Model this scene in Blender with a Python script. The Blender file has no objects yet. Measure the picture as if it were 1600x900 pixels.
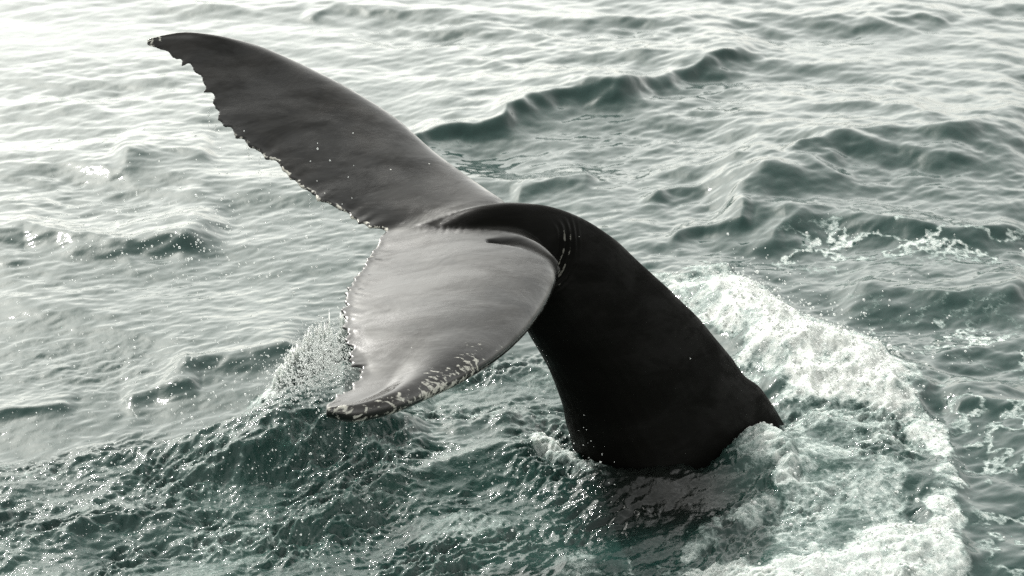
import bpy, bmesh, math, random
import numpy as np
from mathutils import Vector, kdtree
random.seed(4)
RNG = np.random.default_rng(11)
S = bpy.context.scene
COL = S.collection

# ------------------------------------------------------------------ camera, sky, sun, exposure
CAM_H, PITCH, FPX = 6.0, math.radians(20), 3200.0        # metres above the sea, tilt, focal length in photo pixels
cam = bpy.data.cameras.new('camera')
cam.sensor_width = 36.0
cam.lens = 36.0 * FPX / 1600.0
cam.clip_start, cam.clip_end = 0.5, 9000.0
cam.dof.use_dof = True
cam.dof.focus_distance = 13.6
cam.dof.aperture_fstop = 2.8
cam_ob = bpy.data.objects.new('camera', cam)
cam_ob.location = (0, 0, CAM_H)
cam_ob.rotation_euler = (math.pi / 2 - PITCH, 0, 0)
COL.objects.link(cam_ob)
S.camera = cam_ob

SUN_EL, SUN_AZ = math.radians(41), math.radians(-29)
world = bpy.data.worlds.new('World')
S.world = world
world.use_nodes = True
wn, wl = world.node_tree.nodes, world.node_tree.links
sky = wn.new('ShaderNodeTexSky')
sky.sky_type = 'NISHITA'
sky.sun_disc = False
sky.sun_elevation = SUN_EL
sky.sun_rotation = SUN_AZ
sky.air_density, sky.dust_density, sky.ozone_density = 1.0, 2.2, 1.0
hs = wn.new('ShaderNodeHueSaturation')                   # thin white overcast haze: the same sky with little colour
hs.inputs['Saturation'].default_value = 0.10
wl.new(sky.outputs[0], hs.inputs['Color'])
tint = wn.new('ShaderNodeMix')
tint.data_type, tint.blend_type = 'RGBA', 'MULTIPLY'
tint.inputs[0].default_value = 1.0
tint.inputs[7].default_value = (1.0, .995, .935, 1)
veil = wn.new('ShaderNodeMix')
veil.data_type, veil.blend_type = 'RGBA', 'ADD'            # an even white veil of thin cloud over the whole sky
veil.inputs[0].default_value = 1.0
veil.inputs[7].default_value = (.8, .8, .8, 1)
wl.new(hs.outputs[0], veil.inputs[6])
wl.new(veil.outputs[2], tint.inputs[6])
wl.new(tint.outputs[2], wn['Background'].inputs[0])
wn['Background'].inputs[1].default_value = 0.15

sun = bpy.data.lights.new('sun', 'SUN')
sun.energy = 2.3
sun.angle = math.radians(1.2)
sun.color = (1.0, 0.97, 0.93)
sun_ob = bpy.data.objects.new('sun', sun)
sd = Vector((math.sin(SUN_AZ) * math.cos(SUN_EL), math.cos(SUN_AZ) * math.cos(SUN_EL), math.sin(SUN_EL)))
sun_ob.rotation_euler = sd.to_track_quat('Z', 'Y').to_euler()
sun_ob.location = sd * 60
COL.objects.link(sun_ob)

S.cycles.use_denoising = False                            # keep the fine glints and a little grain
S.cycles.sample_clamp_indirect = 6.0
S.view_settings.view_transform = 'Standard'
S.view_settings.look = 'None'
S.view_settings.exposure = 1.05
S.view_settings.gamma = 1.0
S.view_settings.use_curve_mapping = False

# ------------------------------------------------------------------ helpers
FW = np.array([0, math.cos(PITCH), -math.sin(PITCH)])
UP = np.array([0, math.sin(PITCH), math.cos(PITCH)])
RT = np.array([1.0, 0, 0])
EYE = np.array([0, 0, CAM_H])


def rays(pts):
    a = np.asarray(pts, float)
    return FW + RT * ((a[:, 0:1] - 800) / FPX) + UP * ((450 - a[:, 1:2]) / FPX)


def on_sea(px, py):
    """survey chart of the sea level -> metres"""
    d = rays([(px, py)])[0]
    t = -CAM_H / d[2]
    return EYE + d * t


def chart(x, y, z=0.0):
    """metres at sea level -> survey chart"""
    dz = z - CAM_H
    f = y * FW[1] + dz * FW[2]
    u = y * UP[1] + dz * UP[2]
    f = np.maximum(f, 0.3)
    return 800 + FPX * x / f, 450 - FPX * u / f


def smooth(a, b, x):
    t = np.clip((x - a) / (b - a), 0, 1)
    return t * t * (3 - 2 * t)


def _hash(ix, iy, seed):
    h = ix * np.uint32(374761393) + iy * np.uint32(668265263) + np.uint32((seed * 2246822519 + 12345) & 0xffffffff)
    h = (h ^ (h >> np.uint32(13))) * np.uint32(1274126177)
    return h ^ (h >> np.uint32(16))


_GA = np.linspace(0, 2 * np.pi, 1024, endpoint=False).astype(np.float32)
_GX, _GY = np.cos(_GA), np.sin(_GA)


def perlin(x, y, seed=0):
    x, y = np.asarray(x, np.float32), np.asarray(y, np.float32)
    gx, gy = np.floor(x), np.floor(y)
    fx, fy = x - gx, y - gy
    ix, iy = gx.astype(np.int32).view(np.uint32), gy.astype(np.int32).view(np.uint32)
    u = fx * fx * fx * (fx * (fx * 6 - 15) + 10)
    v = fy * fy * fy * (fy * (fy * 6 - 15) + 10)
    out = []
    for dx in (0, 1):
        for dy in (0, 1):
            a = _hash(ix + np.uint32(dx), iy + np.uint32(dy), seed) & np.uint32(1023)
            out.append(_GX[a] * (fx - dx) + _GY[a] * (fy - dy))
    n00, n01, n10, n11 = out
    return ((n00 * (1 - v) + n01 * v) * (1 - u) + (n10 * (1 - v) + n11 * v) * u) * np.float32(1.45)


def fbm(x, y, octv=4, seed=0, gain=0.5):
    s, a = 0, 1.0
    for i in range(octv):
        s = s + a * perlin(x, y, seed + i * 17)
        x, y, a = x * 2.03 + 5.3, y * 2.03 - 2.7, a * gain
    return s


def seg_dist(px, py, pts):
    """distance to a polyline, parameter along it, signed side"""
    best = np.full(px.shape, 1e9, np.float32)
    par = np.zeros(px.shape, np.float32)
    n = len(pts) - 1
    for i in range(n):
        ax, ay = pts[i]
        bx, by = pts[i + 1]
        ex, ey = bx - ax, by - ay
        t = np.clip(((px - ax) * ex + (py - ay) * ey) / (ex * ex + ey * ey), 0, 1)
        d = np.hypot(px - ax - t * ex, py - ay - t * ey)
        m = d < best
        best = np.where(m, d, best)
        par = np.where(m, (i + t) / n, par)
    return best, par


def poly_sd(px, py, pts):
    """signed distance to polygon, negative inside"""
    d, _ = seg_dist(px, py, list(pts) + [pts[0]])
    ins = np.zeros(px.shape, bool)
    n = len(pts)
    for i in range(n):
        x0, y0 = pts[i]
        x1, y1 = pts[(i + 1) % n]
        if y0 == y1:
            continue
        c = ((y0 > py) != (y1 > py)) & (px < (x1 - x0) * (py - y0) / (y1 - y0) + x0)
        ins ^= c
    return np.where(ins, -d, d)


def mesh_from(name, V, Fq):
    V = np.ascontiguousarray(V, np.float32)
    Fq = np.ascontiguousarray(Fq, np.int32)
    k = Fq.shape[1]
    me = bpy.data.meshes.new(name)
    me.vertices.add(len(V))
    me.vertices.foreach_set('co', V.ravel())
    me.loops.add(Fq.size)
    me.loops.foreach_set('vertex_index', Fq.ravel())
    me.polygons.add(len(Fq))
    me.polygons.foreach_set('loop_start', np.arange(0, Fq.size, k, dtype=np.int32))
    me.polygons.foreach_set('use_smooth', np.ones(len(Fq), bool))
    me.update(calc_edges=True)
    me.validate()
    return me


def attr(me, name, vals):
    a = me.attributes.new(name, 'FLOAT', 'POINT')
    a.data.foreach_set('value', np.ascontiguousarray(vals, np.float32))


class NT:
    """small node helper"""
    def __init__(self, name):
        self.m = bpy.data.materials.new(name)
        self.m.use_nodes = True
        self.t = self.m.node_tree
        self.t.nodes.clear()
        self.out = self.t.nodes.new('ShaderNodeOutputMaterial')

    def n(self, kind, **kw):
        nd = self.t.nodes.new(kind)
        for k, v in kw.items():
            if k.startswith('_'):
                setattr(nd, k[1:], v)
        return nd

    def set(self, sock, v):
        if isinstance(v, bpy.types.NodeSocket):
            self.t.links.new(v, sock)
        else:
            sock.default_value = v

    def math(self, op, a, b=0.0, c=None, clamp=False):
        nd = self.n('ShaderNodeMath', _operation=op, _use_clamp=clamp)
        self.set(nd.inputs[0], a)
        self.set(nd.inputs[1], b)
        if c is not None:
            self.set(nd.inputs[2], c)
        return nd.outputs[0]

    def ramp(self, v, a, b, lo=0.0, hi=1.0):
        nd = self.n('ShaderNodeMapRange', _interpolation_type='SMOOTHSTEP')
        for i, q in enumerate((v, a, b, lo, hi)):
            self.set(nd.inputs[i], q)
        return nd.outputs[0]

    def attr(self, name):
        return self.n('ShaderNodeAttribute', _attribute_name=name).outputs['Fac']

    def mapping(self, vec, scale=(1, 1, 1), rot=(0, 0, 0), loc=(0, 0, 0)):
        nd = self.n('ShaderNodeMapping')
        self.set(nd.inputs[0], vec)
        nd.inputs['Scale'].default_value = scale
        nd.inputs['Rotation'].default_value = rot
        nd.inputs['Location'].default_value = loc
        return nd.outputs[0]

    def noise(self, vec, scale, detail=3, rough=0.5, dist=0.0):
        nd = self.n('ShaderNodeTexNoise')
        self.set(nd.inputs['Vector'], vec)
        self.set(nd.inputs['Scale'], scale)
        nd.inputs['Detail'].default_value = detail
        nd.inputs['Roughness'].default_value = rough
        nd.inputs['Distortion'].default_value = dist
        return nd.outputs[0]

    def mix(self, f, a, b):
        nd = self.n('ShaderNodeMix', _data_type='RGBA')
        self.set(nd.inputs[0], f)
        self.set(nd.inputs[6], a)
        self.set(nd.inputs[7], b)
        return nd.outputs[2]

    def bump(self, h, strength, dist, normal=None):
        nd = self.n('ShaderNodeBump')
        self.set(nd.inputs['Strength'], strength)
        nd.inputs['Distance'].default_value = dist
        self.set(nd.inputs['Height'], h)
        if normal is not None:
            self.set(nd.inputs['Normal'], normal)
        return nd.outputs[0]

    def bsdf(self, **kw):
        nd = self.n('ShaderNodeBsdfPrincipled')
        for k, v in kw.items():
            self.set(nd.inputs[k.replace('_', ' ')], v)
        return nd

    def done(self, shader):
        self.t.links.new(shader, self.out.inputs[0])
        return self.m


# ------------------------------------------------------------------ materials
def water_material():
    t = NT('sea_water')
    pos = t.n('ShaderNodeNewGeometry').outputs['Position']
    aer, foam, chop = t.attr('aerated'), t.attr('foam'), t.attr('chop')
    # fine wind ripples everywhere, finer crinkle in the churned water
    rip = t.noise(t.mapping(pos, (1, .55, 1), (0, 0, .5)), 9.0, 4, .55, .3)
    crk = t.noise(pos, 42.0, 4, .62, .4)
    b1 = t.bump(rip, t.ramp(chop, 0, 1, .15, .42), .03)
    b2 = t.bump(crk, t.ramp(chop, 0, 1, .05, .35), .010, b1)
    colr = t.mix(aer, (.010, .030, .026, 1), (.042, .080, .068, 1))
    colr = t.mix(t.attr('flank_shade'), colr, (.006, .0075, .0065, 1))  # dark of flank, shadow and reflection below the stock, mixed into the colour
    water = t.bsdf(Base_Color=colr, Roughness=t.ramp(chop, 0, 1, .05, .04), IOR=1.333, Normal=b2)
    # foam: density map broken up by bubble-sized noise
    n1 = t.noise(pos, 16.0, 6, .62, .5)
    n2 = t.noise(pos, 75.0, 3, .6, .2)
    nn = t.math('ADD', t.math('MULTIPLY', n1, .7), t.math('MULTIPLY', n2, .3))
    k = t.math('ADD', foam, t.math('MULTIPLY', t.math('SUBTRACT', nn, .5), 1.45))
    fm = t.math('MULTIPLY', t.ramp(k, .33, .74), t.ramp(foam, .02, .14))
    fb = t.bump(t.noise(pos, 30.0, 6, .65, .5), .45, .03)
    fcol = t.mix(t.ramp(k, .45, 1.22), (.20, .25, .235, 1), (.56, .575, .55, 1))
    fo = t.bsdf(Base_Color=fcol, Roughness=.75, IOR=1.33, Normal=fb)
    fo.inputs['Specular IOR Level'].default_value = .35
    fo.inputs['Subsurface Weight'].default_value = .6
    fo.inputs['Subsurface Radius'].default_value = (1, 1, .95)
    fo.inputs['Subsurface Scale'].default_value = .10
    mx = t.n('ShaderNodeMixShader')
    t.set(mx.inputs[0], fm)
    t.set(mx.inputs[1], water.outputs[0])
    t.set(mx.inputs[2], fo.outputs[0])
    return t.done(mx.outputs[0])


def foam_material():
    t = NT('white_foam')
    b = t.bsdf(Base_Color=(.58, .60, .58, 1), Roughness=.5, IOR=1.33)
    return t.done(b.outputs[0])


def drop_material():
    t = NT('water_drops')
    g = t.bsdf(Base_Color=(.95, .98, .97, 1), Roughness=.03, IOR=1.33)
    g.inputs['Transmission Weight'].default_value = 1.0
    d = t.bsdf(Base_Color=(.8, .82, .8, 1), Roughness=.25, IOR=1.33)
    mx = t.n('ShaderNodeMixShader')
    mx.inputs[0].default_value = .55
    t.set(mx.inputs[1], g.outputs[0])
    t.set(mx.inputs[2], d.outputs[0])
    return t.done(mx.outputs[0])


def skin_material():
    t = NT('wet_whale_skin')
    pos = t.n('ShaderNodeNewGeometry').outputs['Position']
    fl, ch, sp = t.attr('fluke'), t.attr('chord'), t.attr('span')
    pale, knob, crease = t.attr('pale'), t.attr('knob'), t.attr('crease')
    rotd = t.mapping(pos, (1, 1, 1), (0, 0, -FL_TH))          # x runs along the tail, y across
    film = t.noise(t.mapping(rotd, (1.0, 1.5, 1.5)), 2.6, 4, .5, .8)
    fine = t.noise(t.mapping(rotd, (8, 17, 17)), 5.0, 4, .6, .6)
    blot = t.noise(rotd, 2.2, 3, .5, .5)
    # dark skin, grey-brown patches on the flukes
    c = t.mix(t.math('MULTIPLY', t.ramp(blot, .42, .62), fl), (.0032, .0032, .0027, 1), (.013, .012, .0105, 1))
    # rake marks and barnacle scars
    sc = t.noise(t.mapping(rotd, (8, 26, 14), (0, 0, .75)), 2.1, 3, .55, .5)
    scar = t.ramp(t.math('ADD', sc, t.math('MULTIPLY', pale, .30)), .74, .82)
    scar = t.math('MULTIPLY', scar, t.ramp(pale, .05, .3))
    kn = t.ramp(t.math('ADD', t.noise(pos, 26.0, 3, .6), t.math('MULTIPLY', knob, .25)), .70, .80)
    kn = t.math('MULTIPLY', kn, t.ramp(knob, .3, .8))
    cr = t.ramp(t.math('ADD', t.noise(t.mapping(rotd, (16, 16, 16)), 1.2, 3, .5), t.math('MULTIPLY', crease, .42)), .74, .84)
    cr = t.math('MULTIPLY', t.math('MULTIPLY', cr, t.ramp(crease, .2, .6)), .22)
    allsc = t.math('MAXIMUM', t.math('MAXIMUM', scar, kn), cr)
    c = t.mix(t.math('MULTIPLY', allsc, t.ramp(t.noise(pos, 60.0, 3, .6), .25, .6, .45, 1.0)), c, (.50, .49, .43, 1))
    vo = t.n('ShaderNodeTexVoronoi')
    t.set(vo.inputs['Vector'], pos); vo.inputs['Scale'].default_value = 9.0
    sepc = t.n('ShaderNodeSeparateColor'); t.set(sepc.inputs[0], vo.outputs['Color'])
    dots = t.math('MULTIPLY', t.math('LESS_THAN', vo.outputs['Distance'], t.math('MULTIPLY', sepc.outputs[1], .06)), t.math('GREATER_THAN', sepc.outputs[0], .72))
    c = t.mix(t.math('MULTIPLY', dots, .75), c, (.55, .56, .52, 1))
    wet = t.noise(t.mapping(rotd, (.9, 2.0, 2.0), (0, 0, .1), (3, 1, 0)), 2.4, 5, .62, .5)
    n0 = t.bump(film, .10, .05)
    n1 = t.bump(fine, t.ramp(wet, .42, .62, .02, .14), .008, n0)
    n2 = t.bump(allsc, .3, .006, n1)
    dry = t.attr('dry')
    rough = t.math('ADD', t.ramp(fl, 0, 1, .36, .07), t.math('ADD', t.math('MULTIPLY', t.ramp(wet, .42, .58), .24), t.math('MULTIPLY', dry, .3)))
    b = t.bsdf(Base_Color=c, Roughness=rough, IOR=1.42, Normal=n2)
    b.inputs['Coat Weight'].default_value = .0
    t.set(b.inputs['Specular IOR Level'], t.math('MULTIPLY', t.math('MULTIPLY', t.ramp(fl, 0, 1, .06, t.ramp(sp, -.05, .45, 1.0, .66)), t.ramp(t.noise(t.mapping(rotd, (1.0, 2.6, 2.6), (0, 0, .1)), 1.7, 6, .65, .4), .36, .62, .52, 1.08)), t.math('SUBTRACT', 1.0, t.math('MULTIPLY', dry, .9))))
    return t.done(b.outputs[0])


# ------------------------------------------------------------------ sea
def make_sea():
    # polar sheet round the point below the camera, finest where the whale is, out to the horizon
    th = [math.radians(a) for a in np.linspace(31.5, 10.5, 860)]
    r = [CAM_H / math.tan(a) for a in th]
    r = list(np.geomspace(1.0, r[0] * .985, 40)) + r + list(np.geomspace(r[-1] * 1.01, 6000, 90))
    r = np.array(r)
    az = list(np.radians(np.linspace(-18.5, 18.5, 1180)))
    da = az[1] - az[0]
    side, a, st = [], az[-1], da
    while a < math.pi - .12:
        st = min(st * 1.09, .09)
        a += st
        side.append(a)
    az = np.array([-q for q in reversed(side)] + az + side)
    na, nr = len(az), len(r)
    R, A = np.meshgrid(r, az, indexing='ij')
    x, y = (R * np.sin(A)).ravel().astype(np.float32), (R * np.cos(A)).ravel().astype(np.float32)
    dr = np.gradient(r)
    dA = np.gradient(az)
    sp = np.maximum(np.repeat(dr, na), (R * dA[None, :]).ravel()).astype(np.float32)      # local mesh spacing
    z = np.zeros_like(x)
    dist = np.hypot(x, y)

    def keep(wl):                                                       # drop waves the mesh cannot carry
        return np.clip(wl / (3.0 * sp) - .6, 0, 1)

    px, py = chart(x, np.maximum(y, .5))
    front = y > 2
    wx = 22 * fbm(x * 1.1, y * .9, 3, 71)
    wy = 14 * fbm(x * 1.1 + 9, y * .9, 3, 72)
    qx, qy = px + wx, py + wy

    # ---- open water: a spread of wind waves running towards the lower left of the view
    patch = np.clip(.78 + .75 * fbm(x * .25, y * .25, 3, 5), .25, 1.5)
    rr = np.random.default_rng(3)
    main = math.radians(-118)
    for i in range(46):
        wl = 5.5 * (0.045 ** (i / 45.0))
        d = main + rr.normal(0, .55)
        k = 2 * math.pi / wl
        amp = .0050 * wl ** 1.0 * (.7 + .6 * rr.random())
        amp *= .5 if wl > 2.5 else (.78 if wl > .8 else .58)
        if i % 4 == 0:                                                  # neighbours in wavelength share their gusts
            gst = perlin(x * .35 / wl ** .5, y * .35 / wl ** .5, 100 + i)
            mod = .55 + .9 * np.clip(.5 + perlin(x * .5 / wl ** .5 + i, y * .5 / wl ** .5, 200 + i), 0, 1)
            mod = mod * patch * keep(wl)
        ph = np.float32(k * math.cos(d)) * x + np.float32(k * math.sin(d)) * y + np.float32(rr.random() * 6.28) + np.float32(1.6 * rr.uniform(-1, 1)) * gst
        s = np.float32(.5) + np.float32(.5) * np.sin(ph)
        z += np.float32(amp) * mod * (2 * s * np.sqrt(s) - np.float32(.8))
    # crossing ripples
    cx, cy = x * .80 + y * .6, -x * .6 + y * .80
    z += keep(.5) * .016 * patch * fbm(cx * 1.6, cy * 3.0, 3, 31)
    z += keep(.16) * .0045 * fbm(cx * 5.5, cy * 9.5, 2, 32)

    # ---- wave faces that can be picked out in the view: crest line, height, face width and back width
    crests = [
        ([(590, 190), (660, 182), (740, 168), (830, 138), (910, 118), (1000, 102), (1060, 80), (1140, 60), (1210, 46)], .40, 30, 60),
        ([(1090, 300), (1160, 262), (1240, 222), (1320, 185), (1400, 170), (1480, 182), (1540, 165), (1660, 160)], .50, 100, 90),
        ([(985, 300), (1060, 284), (1130, 276), (1220, 272)], .17, 24, 40),
        ([(1160, 388), (1230, 340), (1290, 330), (1380, 348), (1460, 356), (1640, 345)], .22, 36, 40),
        ([(1040, 368), (1100, 350), (1180, 347)], .12, 20, 30),
        ([(1290, 440), (1400, 436), (1500, 446), (1640, 430)], .26, 52, 40),
        ([(-80, 345), (40, 336), (120, 350), (200, 360), (300, 340), (370, 326)], .27, 52, 60),
        ([(180, 238), (260, 230), (340, 226)], .14, 28, 40),
        ([(240, 572), (330, 548), (420, 534), (500, 528)], .20, 44, 40),
        ([(-60, 642), (60, 630), (130, 622)], .08, 16, 30),
        ([(190, 622), (250, 602), (310, 606)], .09, 24, 30),
        ([(800, 300), (880, 284), (930, 280)], .10, 18, 30),
        ([(1330, 30), (1430, 24), (1500, 34)], .12, 14, 30),
        ([(470, 20), (560, 14), (640, 18)], .10, 12, 30),
        ([(1480, 640), (1560, 632), (1660, 640)], .09, 30, 30),
        ([(1440, 560), (1520, 548), (1640, 556)], .10, 30, 30),
    ]
    for pts, h, face, back in crests:
        h *= .56
        # a crest of height h stands higher in the view than its foot
        jx, jy = px + .6 * wx, py + .9 * wy
        d, par = seg_dist(jx, jy, pts)
        near = d < 260
        xs = np.array([p[0] for p in pts]); ys = np.array([p[1] for p in pts])
        yc = np.interp(jx, xs, ys) + h * FPX * .94 / 15.0
        s = jy - yc
        prof = np.where(s > 0, 1 / (1 + (s / (face * .55)) ** 2) ** 1.4, np.exp(s / back))
        end = smooth(0, .18, (jx - xs[0]) / (xs[-1] - xs[0])) * smooth(0, .18, (xs[-1] - jx) / (xs[-1] - xs[0]))
        z += np.where(near & front, h * prof * end * (1 + .28 * perlin(x * .9, y * .9, 41) + .15 * perlin(x * 2.6, y * 2.6, 42)), 0)

    # ---- churned water round the tail
    churn_poly = [(-400, 790), (-100, 745), (60, 722), (200, 690), (330, 662), (430, 630), (500, 585), (560, 552), (640, 560),
                  (760, 560), (900, 560), (1100, 600), (1240, 650), (1420, 640), (1450, 720), (1440, 850), (1400, 1100), (-500, 1100)]
    sd = poly_sd(qx, qy, churn_poly)
    churn = smooth(14, -22, sd) * front
    # bow ridge pushed up by the fluke on the left
    ridge = [(-300, 770), (0, 735), (110, 715), (250, 690), (370, 662), (450, 630), (520, 590), (590, 575)]
    xs = np.array([p[0] for p in ridge]); ys = np.array([p[1] for p in ridge])
    hr = np.interp(px, [-300, 0, 250, 450, 540, 600, 680], [.06, .10, .16, .30, .34, .16, 0])
    s = qy - (np.interp(px, xs, ys) + hr * 190)
    z += front * hr * np.where(s > 0, 1 / (1 + (s / 40.0) ** 2), np.exp(s / 14.0)) * (px < 720)
    # second and third ridges inside the churn
    for pts, h, face, back in [([(230, 770), (330, 725), (430, 690), (560, 668), (680, 655)], .16, 34, 30),
                               ([(380, 830), (520, 780), (640, 745), (780, 700), (900, 690)], .13, 34, 34),
                               ([(560, 690), (660, 668), (800, 655), (860, 640)], .10, 26, 28),
                               ([(60, 850), (200, 800), (330, 790)], .10, 34, 30),
                               ([(1230, 660), (1330, 668), (1420, 690)], .08, 26, 30)]:
        xs = np.array([p[0] for p in pts]); ys = np.array([p[1] for p in pts])
        s = qy - (np.interp(qx, xs, ys) + h * 190)
        end = smooth(0, .25, (px - xs[0]) / (xs[-1] - xs[0])) * smooth(0, .25, (xs[-1] - px) / (xs[-1] - xs[0]))
        z += front * h * end * np.where(s > 0, 1 / (1 + (s / (face * .6)) ** 2), np.exp(s / back))
    slick = np.exp(-(((px - 690) / 110) ** 2 + ((py - 690) / 26) ** 2) ** 1.5)     # smooth patch between the ridges
    vx0, vy0 = x * .80 + y * .60, -x * .60 + y * .80
    lee = np.exp(-((px - 1020) / 120) ** 2 - ((py - 785) / 62) ** 2)
    rough = churn * (1 - .75 * slick) * (1 - .6 * lee) * (.22 + 1.15 * smooth(-.45, .45, fbm(vx0 * .8, vy0 * 1.3, 3, 51)))
    ux, uy = x * .80 + y * .60, -x * .60 + y * .80
    vx, vy = ux + .10 * perlin(x * 2.1, y * 2.1, 91), uy + .10 * perlin(x * 2.1, y * 2.1, 92)
    z += keep(.5) * rough * .035 * fbm(ux * 1.7, uy * 2.2, 2, 52)
    bil = np.abs(fbm(vx * 2.6, vy * 4.6, 4, 53, .58))
    z += keep(.15) * rough * .056 * (.4 - bil)
    burst = smooth(-.1, .5, fbm(x * 1.7, y * 1.7, 3, 55))
    z += keep(.06) * rough * (.010 + .020 * burst) * fbm(vx * 9, vy * 13, 2, 54, .6)

    # ---- foam thrown up on the right
    F = np.zeros_like(x)
    thick = np.zeros_like(x)

    tear = 30 * fbm(x * 2.3, y * 1.9, 5, 81, .62)
    gaps = smooth(-.75, .05, fbm(vx * 2.2, vy * 2.8, 4, 83, .6))

    def add_poly(pts, soft, dens, hgt):
        nonlocal F, thick
        m = smooth(soft, -soft, poly_sd(qx, qy, pts) + tear * .8) * front
        F = np.maximum(F, m * dens)
        thick = np.maximum(thick, smooth(soft * 1.8, -soft * 2.2, poly_sd(qx, qy, pts) + soft * .6) * hgt * front)

    def add_line(pts, wid, dens, hgt):
        nonlocal F, thick
        d, _ = seg_dist(qx, qy, pts)
        m = smooth(wid, wid * .2, d + tear) * front * (.45 + .55 * gaps)
        F = np.maximum(F, m * dens)
        thick = np.maximum(thick, smooth(wid * 1.1, 0, d) * hgt * front)

    add_poly([(1010, 452), (1090, 446), (1170, 446), (1225, 470), (1280, 512), (1350, 556), (1420, 592), (1468, 618), (1460, 655),
              (1400, 655), (1330, 645), (1250, 650), (1190, 610), (1140, 570), (1090, 520)], 22, .62 + .36 * gaps, .26)
    add_line([(1430, 640), (1462, 690), (1478, 745), (1462, 800), (1470, 840)], 40, .85, .05)
    add_poly([(1090, 910), (1130, 880), (1230, 860), (1330, 862), (1400, 838), (1460, 832), (1512, 862), (1530, 905), (1480, 960), (1100, 960)], 18, .80, .10)
    add_line([(1140, 690), (1170, 690), (1215, 725), (1222, 770), (1180, 800), (1130, 830), (1105, 850)], 30, .78, .06)
    add_poly([(1230, 640), (1400, 640), (1440, 700), (1420, 840), (1300, 860), (1180, 850), (1200, 760)], 26, .52 * (.6 + .6 * gaps), .02)
    add_line([(1020, 445), (1080, 440), (1140, 436)], 20, .7, .08)
    mound = np.exp(-((px - 1188) / 62) ** 2 - ((py - 730) / 40) ** 2) * front
    z += .09 * np.exp(-((px - 1020) / 110) ** 2 - ((py - 765) / 28) ** 2) * front
    z += .16 * mound
    F = np.maximum(F, .85 * mound)
    # splash rim of the bow ridge and torn specks in the churn
    add_line([(425, 648), (460, 625), (500, 600), (545, 590)], 30, .8, .10)
    add_line([(850, 700), (895, 735), (930, 752)], 26, .75, .03)
    add_line([(640, 840), (700, 822), (790, 812)], 20, .5, .02)
    add_line([(880, 880), (960, 862), (1020, 850)], 22, .52, .02)
    # lace of old foam drifting on the right
    lace = np.abs(fbm(ux * 1.5 + .2 * y, uy * 1.7, 5, 61, .6))
    lz = np.maximum.reduce([
        smooth(30, -30, poly_sd(qx, qy, [(1180, 380), (1300, 360), (1700, 372), (1700, 440), (1450, 425), (1300, 430), (1200, 425)])),
        smooth(20, -20, poly_sd(qx, qy, [(1340, 512), (1470, 496), (1700, 560), (1700, 600), (1500, 570), (1400, 560)])),
        .5 * smooth(30, -30, poly_sd(qx, qy, [(1200, 440), (1330, 500), (1480, 590), (1700, 640), (1700, 480), (1400, 440)])),
        .8 * smooth(30, -30, poly_sd(qx, qy, [(1470, 600), (1700, 600), (1700, 900), (1560, 930), (1500, 800), (1490, 700)]))]) * front
    F = np.maximum(F, lz * smooth(.25, .04, lace) * .80)
    fl2 = np.abs(fbm(ux * 2.4, uy * 2.0, 4, 62, .6))
    F = np.maximum(F, churn * smooth(.14, .0, fl2) * .46 * (.4 + .9 * np.clip(.5 + fbm(x * .7, y * .7, 2, 63), 0, 1)))
    # plume thrown up where the near fluke tip hit the water: torn tongues
    pd, pp = seg_dist(px + .5 * wx, py, [(425, 646), (465, 622), (505, 600), (552, 592)])
    pm = smooth(26, 4, pd) * front
    tong = np.clip(1 - 1.9 * np.abs(fbm(x * 5.5, y * 2.2, 4, 97, .6)), 0, 1) ** 2
    z += pm * (.05 + (.12 + .34 * pp) * tong)
    F = np.maximum(F, pm * (.55 + .4 * tong))
    # dark lee right behind the tail
    F *= 1 - .92 * lee
    F = np.maximum(F, churn * (1 - lee) * (1 - .7 * slick) * (.07 + .30 * smooth(-.15, .5, fbm(vx * .9, vy * 1.4, 3, 64))))
    # heap the foam: billows
    bl = 1 - np.abs(fbm(x * 2.2, y * 1.5, 3, 66, .5)) * 1.3
    z += thick * (.8 + .28 * np.clip(bl, 0, 1)) + keep(.1) * np.clip(F - .3, 0, 1) * (.042 * (.3 - np.abs(fbm(x * 3.6, y * 2.6, 3, 69, .55))) + .024 * fbm(x * 9, y * 6, 4, 67, .62))
    aer = np.clip(.42 * churn * (.55 + .8 * fbm(x * .8, y * .8, 3, 68)) * (1 - .6 * slick) + .4 * F, 0, 1) * (1 - lee)
    paw = np.exp(-((px - 150) / 190) ** 2 - ((py - 575) / 50) ** 2) * front           # ruffled patch that glitters
    z += keep(.06) * paw * (.016 * fbm(cx * 5, cy * 8, 3, 95, .6))
    chop = np.clip(churn * (1 - .8 * slick) + F * .6 + .4 * paw, 0, 1)

    V = np.stack([x, y, z], 1)
    idx = np.arange(nr * na).reshape(nr, na)
    Q = np.stack([idx[:-1, :-1], idx[1:, :-1], idx[1:, 1:], idx[:-1, 1:]], -1).reshape(-1, 4)[:, ::-1]
    # close the sheet behind and below the camera
    wrap = np.stack([idx[:-1, -1], idx[1:, -1], idx[1:, 0], idx[:-1, 0]], -1)[:, ::-1]
    Q = np.concatenate([Q, wrap])
    me = mesh_from('sea', V, Q)
    attr(me, 'foam', F); attr(me, 'aerated', aer); attr(me, 'chop', chop)
    flank_shade = np.exp(-((px - 1015 - .25 * (py - 740)) / 120) ** 4 - ((py - 770) / 75) ** 4)       # sunken flank, with the stock's shadow and reflection painted into the water colour
    attr(me, 'flank_shade', flank_shade * front)
    ob = bpy.data.objects.new('sea', me)
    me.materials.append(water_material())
    ob['kind'] = 'structure'
    ob['label'] = 'grey green sea with wind waves and churned water round the tail'
    COL.objects.link(ob)
    return dict(x=x, y=y, z=z, F=F, thick=thick, nr=nr, na=na, px=px, py=py, sp=sp)


FL_TH = math.radians(22)
SEA = make_sea()

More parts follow.
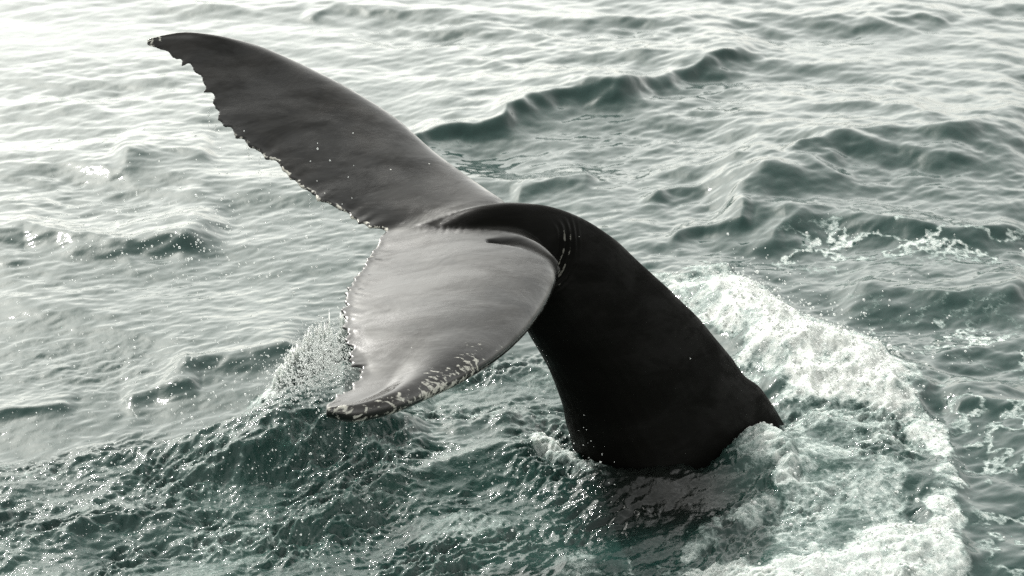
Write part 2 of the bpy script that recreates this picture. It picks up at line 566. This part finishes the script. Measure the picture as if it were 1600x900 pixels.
# ------------------------------------------------------------------ whale tail
FL = dict(z0=1.70, sp=.09, m=.28, k=.14, curl=.08, w=.3, xc=0.0, yc=13.0)
LX, LY = -math.sin(FL_TH), math.cos(FL_TH)       # across the flukes
PX, PY = -math.cos(FL_TH), -math.sin(FL_TH)      # towards the notch


def fluke_z(X, Y):
    q = (X - FL['xc']) * LX + (Y - FL['yc']) * LY
    p = (X - FL['xc']) * PX + (Y - FL['yc']) * PY
    return FL['z0'] + FL['sp'] * p + FL['m'] * q + FL['k'] * np.sqrt(q * q + FL['w'] ** 2) + FL['curl'] * np.maximum(q, 0) ** 2 + .02 * np.maximum(q, 0) ** 3


def on_fluke(pts):
    d = rays(pts)
    lo, hi = np.full(len(d), 8.0), np.full(len(d), 20.0)
    for _ in range(48):
        mid = (lo + hi) / 2
        Xp = EYE + d * mid[:, None]
        v = Xp[:, 2] - fluke_z(Xp[:, 0], Xp[:, 1])
        lo, hi = np.where(v > 0, mid, lo), np.where(v > 0, hi, mid)
    return EYE + d * ((lo + hi) / 2)[:, None]


def spline(pts, n):
    """Catmull-Rom through pts, resampled evenly"""
    P = np.array([2 * np.array(pts[0], float) - pts[1]] + [np.array(p, float) for p in pts] + [2 * np.array(pts[-1], float) - pts[-2]])
    out = []
    for i in range(1, len(P) - 2):
        for t in np.linspace(0, 1, 24, endpoint=False):
            a, b, c, d = P[i - 1], P[i], P[i + 1], P[i + 2]
            out.append(.5 * (2 * b + (c - a) * t + (2 * a - 5 * b + 4 * c - d) * t * t + (3 * b - a - 3 * c + d) * t ** 3))
    out.append(P[-2])
    out = np.array(out)
    L = np.concatenate([[0], np.cumsum(np.linalg.norm(np.diff(out, axis=0), axis=1))])
    g = np.linspace(0, L[-1], n)
    return np.stack([np.interp(g, L, out[:, k]) for k in range(out.shape[1])], 1)


def make_whale():
    far_le = [(790, 326), (740, 290), (680, 244), (620, 190), (560, 150), (500, 117), (430, 84), (380, 67), (330, 57), (280, 54), (230, 62)]
    far_te = [(602, 360), (548, 337), (490, 302), (430, 256), (388, 218), (352, 190), (338, 155), (314, 117), (282, 88), (230, 70)]
    near_le = [(878, 420), (850, 482), (800, 540), (740, 583), (680, 613), (620, 638), (560, 651), (510, 646)]
    near_te = [(602, 360), (572, 415), (548, 460), (540, 505), (553, 548), (570, 580), (546, 611), (509, 632)]
    N = 150
    u = np.linspace(0, 1, N)

    def ragged(pts, sign, seed, lo, hi):
        """serrated trailing edge"""
        P = spline(pts, N)
        T = np.gradient(P, axis=0)
        T /= np.linalg.norm(T, axis=1)[:, None]
        Nn = np.stack([-T[:, 1], T[:, 0]], 1) * sign
        rg = np.random.default_rng(seed)
        off = np.zeros(N)
        pos = .05
        while pos < .93:
            wd = rg.uniform(.010, .016) + .02 * rg.random() ** 4
            big = 1.0 if lo < pos < hi else .45
            h = (4.0 + 14.0 * rg.random() ** 1.4) * big
            tt = (u - pos) / wd
            off = np.maximum(off, h * np.clip(1.1 - np.abs(tt), 0, 1))
            pos += wd * rg.uniform(1.2, 1.9) + .04 * rg.random() ** 6
        return P, Nn * off[:, None]
    fte, foff = ragged(far_te, -1, 7, .5, .95)
    nte, noff = ragged(near_te, 1, 8, .3, .85)
    fle, nle = spline(far_le, N), spline(near_le, N)
    mid_le = np.array([[800, 350]]); mid_te = np.array([[604, 360]])
    # nicks in the far trailing edge
    for c0, wd, h in ((.14, .016, 9), (.415, .02, 8), (.515, .02, 9)):
        k = np.exp(-((u - c0) / wd) ** 2)
        foff += (np.array([[7.0, -4.0]]) / 8 * h) * k[:, None]
    LE = np.concatenate([nle[::-1], mid_le, fle])
    TE = np.concatenate([nte[::-1], mid_te, fte])
    span = np.concatenate([-u[::-1], [0], u])
    A, B = on_fluke(LE), on_fluke(TE)
    B2 = on_fluke(TE + np.concatenate([noff[::-1], [[0, 0]], foff])) - B
    M = len(span)
    K = 34
    cc = (1 - np.cos(np.linspace(0, math.pi, K))) / 2          # chord stations
    cc = cc ** 1.25
    tc = 5 * (.2969 * np.sqrt(cc) - .1260 * cc - .3516 * cc ** 2 + .2843 * cc ** 3 - .1036 * cc ** 4) * 2.0
    V, att = [], []
    for i in range(M):
        a, b = A[i], B[i]
        s = abs(span[i])
        chord = np.linalg.norm(b - a)
        half = min(.5 * (.17 * (1 - s) ** 1.1 + .115), .25 * chord + .012)
        X = a[None, :2] * (1 - cc)[:, None] + b[None, :2] * cc[:, None] + B2[i][None, :2] * smooth(.84, 1.0, cc)[:, None]
        zc = fluke_z(X[:, 0], X[:, 1])
        e = 1e-3
        gx = (fluke_z(X[:, 0] + e, X[:, 1]) - zc) / e
        gy = (fluke_z(X[:, 0], X[:, 1] + e) - zc) / e
        nrm = np.stack([-gx, -gy, np.ones(K)], 1)
        nrm /= np.linalg.norm(nrm, axis=1)[:, None]
        h = np.maximum(half * tc, .0095)
        base = np.stack([X[:, 0], X[:, 1], zc], 1)
        top = base + nrm * (h * (1 - .62 * smooth(.35, .75, s) * smooth(.10, .45, cc)))[:, None]
        bot = base - nrm * h[:, None]
        V.append(np.concatenate([top, bot[::-1]]))
        att += [(span[i], c) for c in cc] + [(span[i], c) for c in cc[::-1]]
    W = 2 * K
    V = np.array(V).reshape(-1, 3)
    F = []
    for i in range(M - 1):
        for k in range(W):
            F.append((i * W + k, i * W + (k + 1) % W, (i + 1) * W + (k + 1) % W, (i + 1) * W + k))
    F += [tuple(range(W))[::-1], tuple((M - 1) * W + k for k in range(W))]
    flV = V.copy()
    bm = bmesh.new()
    vs = [bm.verts.new(v) for v in V]
    for f in F:
        bm.faces.new([vs[k] for k in f])

    # tail stock: back edge and belly edge in the plane of the bend
    dors = [(1330, 860), (1275, 740), (1228, 668), (1207, 634), (1186, 604), (1163, 586), (1140, 556), (1100, 506), (1050, 456), (1000, 410), (958, 371), (915, 344),
            (860, 323), (800, 318), (745, 326), (690, 352), (640, 382)]
    vent = [(935, 900), (915, 790), (906, 735), (902, 715), (897, 690), (890, 668), (884, 640), (866, 594), (845, 552), (824, 516), (810, 482), (800, 455),
            (780, 430), (742, 412), (700, 398), (660, 396), (630, 402)]
    Dp, Vp = spline(dors, 90), None
    # pair the two edges station by station
    g = np.linspace(0, len(dors) - 1, 90)
    ii = np.arange(len(dors))
    def cat(p):
        p = np.array(p, float)
        o = []
        for t in g:
            i = min(int(t), len(p) - 2); f = t - i
            a, b = p[max(i - 1, 0)], p[i]; c, d = p[i + 1], p[min(i + 2, len(p) - 1)]
            o.append(.5 * (2 * b + (c - a) * f + (2 * a - 5 * b + 4 * c - d) * f * f + (3 * b - a - 3 * c + d) * f ** 3))
        return np.array(o)
    Dp, Vp = cat(dors), cat(vent)
    c0 = on_fluke([(800, 372)])[0]
    slope = math.tan(FL_TH)

    def on_plane(p):
        d = rays(p)
        # y - c0y = slope (x - c0x)
        t = (c0[1] - slope * c0[0]) / (d[:, 1] - slope * d[:, 0])
        return EYE + d * t[:, None]
    D3, V3 = on_plane(Dp), on_plane(Vp)
    n = 90
    tt = g / (len(dors) - 1)
    hw = np.interp(tt * 16, [0, 1, 2, 4, 6, 8, 10, 11, 12, 13, 14, 15, 16], [.62, .56, .50, .44, .37, .31, .27, .26, .25, .22, .17, .11, .05])
    ring = 40
    ph = np.linspace(0, 2 * math.pi, ring, endpoint=False)
    pv = []
    for i in range(n):
        c = (D3[i] + V3[i]) / 2
        ax = (D3[i] - V3[i]) / 2
        lat = np.array([LX, LY, .28 * tt[i] ** 1.5])
        lat /= np.linalg.norm(lat)
        cs, sn = np.cos(ph), np.sin(ph)
        b = hw[i] * (1 - .34 * cs - .14 * np.abs(cs) ** 3)
        pv.append(c[None] + ax[None] * cs[:, None] + lat[None] * (b * sn)[:, None])
    pv = np.array(pv).reshape(-1, 3)
    vs = [bm.verts.new(v) for v in pv]
    for i in range(n - 1):
        for k in range(ring):
            bm.faces.new([vs[i * ring + k], vs[i * ring + (k + 1) % ring], vs[(i + 1) * ring + (k + 1) % ring], vs[(i + 1) * ring + k]])
    bm.faces.new(vs[:ring][::-1]); bm.faces.new(vs[-ring:])
    # keels that flare from the stock into the leading edges
    bmesh.ops.recalc_face_normals(bm, faces=bm.faces)
    me = bpy.data.meshes.new('tmp')
    bm.to_mesh(me); bm.free()
    tmp = bpy.data.objects.new('tmp', me)
    COL.objects.link(tmp)
    rm = tmp.modifiers.new('r', 'REMESH'); rm.mode = 'VOXEL'; rm.voxel_size = .0095; rm.use_smooth_shade = True
    me2 = bpy.data.meshes.new_from_object(tmp.evaluated_get(bpy.context.evaluated_depsgraph_get()))
    tmp.modifiers.clear()
    tmp.data = me2
    nv = len(me2.vertices)
    co = np.empty(nv * 3, np.float32); me2.vertices.foreach_get('co', co); co = co.reshape(-1, 3).astype(float)
    # blend weight: strongest where stock and flukes meet
    kd = kdtree.KDTree(len(pv))
    for i, v in enumerate(pv): kd.insert(v, i)
    kd.balance()
    ds = np.array([kd.find(v)[2] for v in co])
    kf = kdtree.KDTree(len(flV))
    for i, v in enumerate(flV): kf.insert(v, i)
    kf.balance()
    att = np.array(att)
    df = np.empty(nv); spn = np.empty(nv); chd = np.empty(nv)
    for i, v in enumerate(co):
        r = kf.find_n(v, 3)
        w = np.array([1 / (q[2] + .004) for q in r]); w /= w.sum()
        ids = [q[1] for q in r]
        df[i] = r[0][2]; spn[i] = (att[ids, 0] * w).sum(); chd[i] = (att[ids, 1] * w).sum()
    wgt = smooth(.34, .04, ds) * smooth(.34, .04, df)
    vg = tmp.vertex_groups.new(name='blend')
    for wv in np.linspace(.05, 1, 12):
        sel = np.where(np.abs(wgt - wv) < .045)[0]
        if len(sel): vg.add([int(q) for q in sel], float(wv), 'REPLACE')
    m1 = tmp.modifiers.new('s1', 'SMOOTH'); m1.factor = .5; m1.iterations = 30; m1.vertex_group = 'blend'
    m2 = tmp.modifiers.new('s2', 'SMOOTH'); m2.factor = .5; m2.iterations = 2
    me3 = bpy.data.meshes.new_from_object(tmp.evaluated_get(bpy.context.evaluated_depsgraph_get()))
    bpy.data.objects.remove(tmp)
    me3.name = 'humpback_whale'
    me3.materials.clear()
    me3.materials.append(skin_material())
    co = np.empty(nv * 3, np.float32); me3.vertices.foreach_get('co', co); co = co.reshape(-1, 3).astype(float)
    fl = smooth(.10, .02, df) * smooth(-.02, .12, ds + .05 * (np.abs(spn) > .12))
    fl = smooth(-.06, .035, ds - df)
    near = spn < 0
    pale = np.where(near, 1.0 * smooth(.26, .03, chd) * smooth(.2, .55, -spn) * (.72 + .5 * perlin(spn * 9, chd * 5, 77)), smooth(.10, .0, chd) * .5 * smooth(.2, .4, spn)) * smooth(.1, .03, df)
    pale = np.maximum(pale, np.where(near, .35, 1.0) * smooth(.93, 1.0, np.abs(spn)) * smooth(.1, .03, df))
    knob = smooth(.955, .995, chd) * smooth(.06, .02, df) * np.where(near, .45 * smooth(-.7, -.2, spn) + .15, .85 * smooth(.72, .45, spn) + .1)
    fold_ln = on_fluke([(766, 408), (815, 411), (865, 422), (897, 438), (922, 460), (934, 490)])
    fd, fpar = seg_dist(co[:, 0], co[:, 1], [tuple(q[:2]) for q in fold_ln])
    dry = np.exp(-(fd / (.016 + .15 * fpar * (1 - fpar) + .05 * fpar)) ** 2) * (co[:, 2] > 1.3) * smooth(.30, .12, df)
    rootp = on_fluke([(850, 470)])[0]
    rd = rays([(846, 446)])[0]
    rootp = EYE + rd * (rootp[1] / rd[1])
    cd = np.hypot(co[:, 0] - rootp[0], (co[:, 2] - rootp[2]) * .8)
    crease = smooth(.11, .14, cd) * smooth(.30, .17, cd) * smooth(.02, .14, co[:, 0] - rootp[0]) * smooth(.16, .02, co[:, 2] - rootp[2]) * (co[:, 2] > .9) * smooth(.25, .0, co[:, 1] - (c0[1] + slope * (co[:, 0] - c0[0])))
    # skin folds ringing the root of the near fluke
    nrm = np.empty(nv * 3, np.float32); me3.vertices.foreach_get('normal', nrm); nrm = nrm.reshape(-1, 3)
    wav = np.sin(cd * 170 + 2.8 * perlin(co[:, 0] * 6, co[:, 2] * 6, 9))
    fold = crease * .009 * wav
    crease = crease * smooth(.2, .95, wav) * smooth(-.3, .3, perlin(co[:, 0] * 24, co[:, 2] * 18, 19))
    lump = .006 * perlin(co[:, 0] * 4, co[:, 2] * 4 + co[:, 1] * 3, 12) * (1 - fl)
    co2 = co + nrm * (fold + lump - .022 * dry)[:, None]
    me3.vertices.foreach_set('co', co2.astype(np.float32).ravel())
    for nm, vv in (('fluke', fl), ('chord', chd), ('span', spn), ('pale', pale), ('knob', knob), ('crease', crease), ('dry', dry)):
        attr(me3, nm, vv)
    me3.polygons.foreach_set('use_smooth', np.ones(len(me3.polygons), bool))
    me3.update()
    ob = bpy.data.objects.new('humpback_whale', me3)
    ob['label'] = 'black wet whale tail with both flukes raised above the churned sea'
    ob['category'] = 'whale'
    COL.objects.link(ob)
    return ob


WHALE = make_whale()


# ------------------------------------------------------------------ foam bubbles and flying drops
def ico(sub):
    bm = bmesh.new()
    bmesh.ops.create_icosphere(bm, subdivisions=sub, radius=1.0)
    V = np.array([v.co[:] for v in bm.verts]); F = np.array([[v.index for v in f.verts] for f in bm.faces])
    bm.free()
    return V, F


def balls(name, P, rad, sub, mat, label, stretch=None):
    V, F = ico(sub)
    n, k = len(P), len(V)
    sc = rad[:, None, None] * V[None]
    if stretch is not None:
        sc = sc * stretch[:, None, :]
    VV = (P[:, None, :] + sc).reshape(-1, 3)
    FF = (F[None] + (np.arange(n) * k)[:, None, None]).reshape(-1, 3)
    me = mesh_from(name, VV, FF)
    me.materials.append(mat)
    ob = bpy.data.objects.new(name, me)
    ob['kind'] = 'stuff'
    ob['label'] = label
    COL.objects.link(ob)
    return ob


def make_foam_and_spray():
    x, y, z, F, px, py, sp = (SEA[k] for k in ('x', 'y', 'z', 'F', 'px', 'py', 'sp'))
    fm, dm = foam_material(), drop_material()
    ok = (F > .55) & (px > -100) & (px < 1700) & (py < 960) & (y > 5)
    w = np.where(ok, (F - .5) ** 1.2 * sp ** 2, 0); w /= w.sum()
    n = 2500
    id_ = RNG.choice(len(x), n, p=w)
    rad = RNG.lognormal(math.log(.0045), .5, n).clip(.002, .016)
    P = np.stack([x[id_] + RNG.normal(0, .008, n), y[id_] + RNG.normal(0, .01, n), z[id_] + rad * .2 + RNG.exponential(.012, n) * (RNG.random(n) < .6)], 1)
    balls('sea_foam', P, rad, 1, fm, 'white bubbling foam heaped up round the tail')

    pts, rads = [], []

    def cloud(n, box, depth, r0, sig, gauss=False):
        for _ in range(n):
            if gauss:
                a = RNG.normal(box[0], box[2]); b = RNG.normal(box[1], box[3])
            else:
                a = RNG.uniform(box[0], box[2]); b = RNG.uniform(box[1], box[3])
            d = rays([(a, b)])[0]
            ts = -CAM_H / d[2]                       # where the line meets the sea
            Y = RNG.uniform(*depth)
            t = Y / d[1]
            if t > ts - .15:
                continue
            pts.append(EYE + d * t)
            rads.append(min(.011, r0 * math.exp(RNG.normal(0, sig))))
    for _ in range(1500):                            # low specks skipping over the churned water
        a, b = RNG.uniform(0, 960), RNG.uniform(650, 900)
        p = on_sea(a, b)
        pts.append(p + np.array([0, 0, .1 + RNG.exponential(.12)])); rads.append(.0032 * math.exp(RNG.normal(0, .45)))
    cloud(260, (80, 200, 560, 440), (12.4, 14.5), .0042, .45)
    cloud(420, (0, 330, 520, 640), (12.0, 14.0), .0042, .45)
    cloud(300, (180, 500, 600, 720), (11.8, 12.8), .0042, .45)
    cloud(5200, (508, 556, 22, 24), (12.7, 13.3), .0022, .7, True)
    cloud(1200, (464, 592, 26, 18), (12.6, 13.2), .0028, .75, True)
    cloud(300, (300, 380, 110, 40), (12.8, 14.4), .0042, .45, True)
    cloud(300, (1230, 500, 110, 60), (13.0, 14.6), .0045, .5, True)
    cloud(160, (1440, 640, 50, 60), (12.4, 13.4), .0045, .5, True)
    # fringe leaping off the foam heaps
    ok = (F > .75) & (px > 0) & (px < 1600) & (py < 860) & ~((px > 1110) & (px < 1260) & (py > 590) & (py < 790))
    id2 = RNG.choice(np.where(ok)[0], 1100)
    hgt = RNG.exponential(.07, 1100)
    for i, h in zip(id2, hgt):
        pts.append(np.array([x[i] + RNG.normal(0, .03), y[i] + RNG.normal(0, .03), z[i] + h]))
        rads.append(.0045 * math.exp(RNG.normal(0, .5)))
    # strings of drops falling from the rear edges
    for (a, b) in ((392, 222), (410, 238), (425, 252), (452, 275), (490, 303), (508, 315), (545, 338), (556, 345), (340, 190), (330, 165),
                   (590, 362), (560, 445), (545, 480), (543, 520), (572, 585), (535, 645), (560, 655), (640, 645)):
        p0 = on_fluke([(a, b)])[0]
        L = RNG.uniform(.1, .45)
        for _ in range(int(RNG.integers(10, 40))):
            f = RNG.random() ** 1.5
            pts.append(p0 + np.array([-.02 + RNG.normal(0, .006), RNG.normal(0, .008), -.02 - L * f]))
            rads.append(RNG.uniform(.0018, .0042))
    P, R = np.array(pts), np.array(rads)
    balls('spray', P, R, 1, dm, 'water drops flying off the flukes and foam')


make_foam_and_spray()
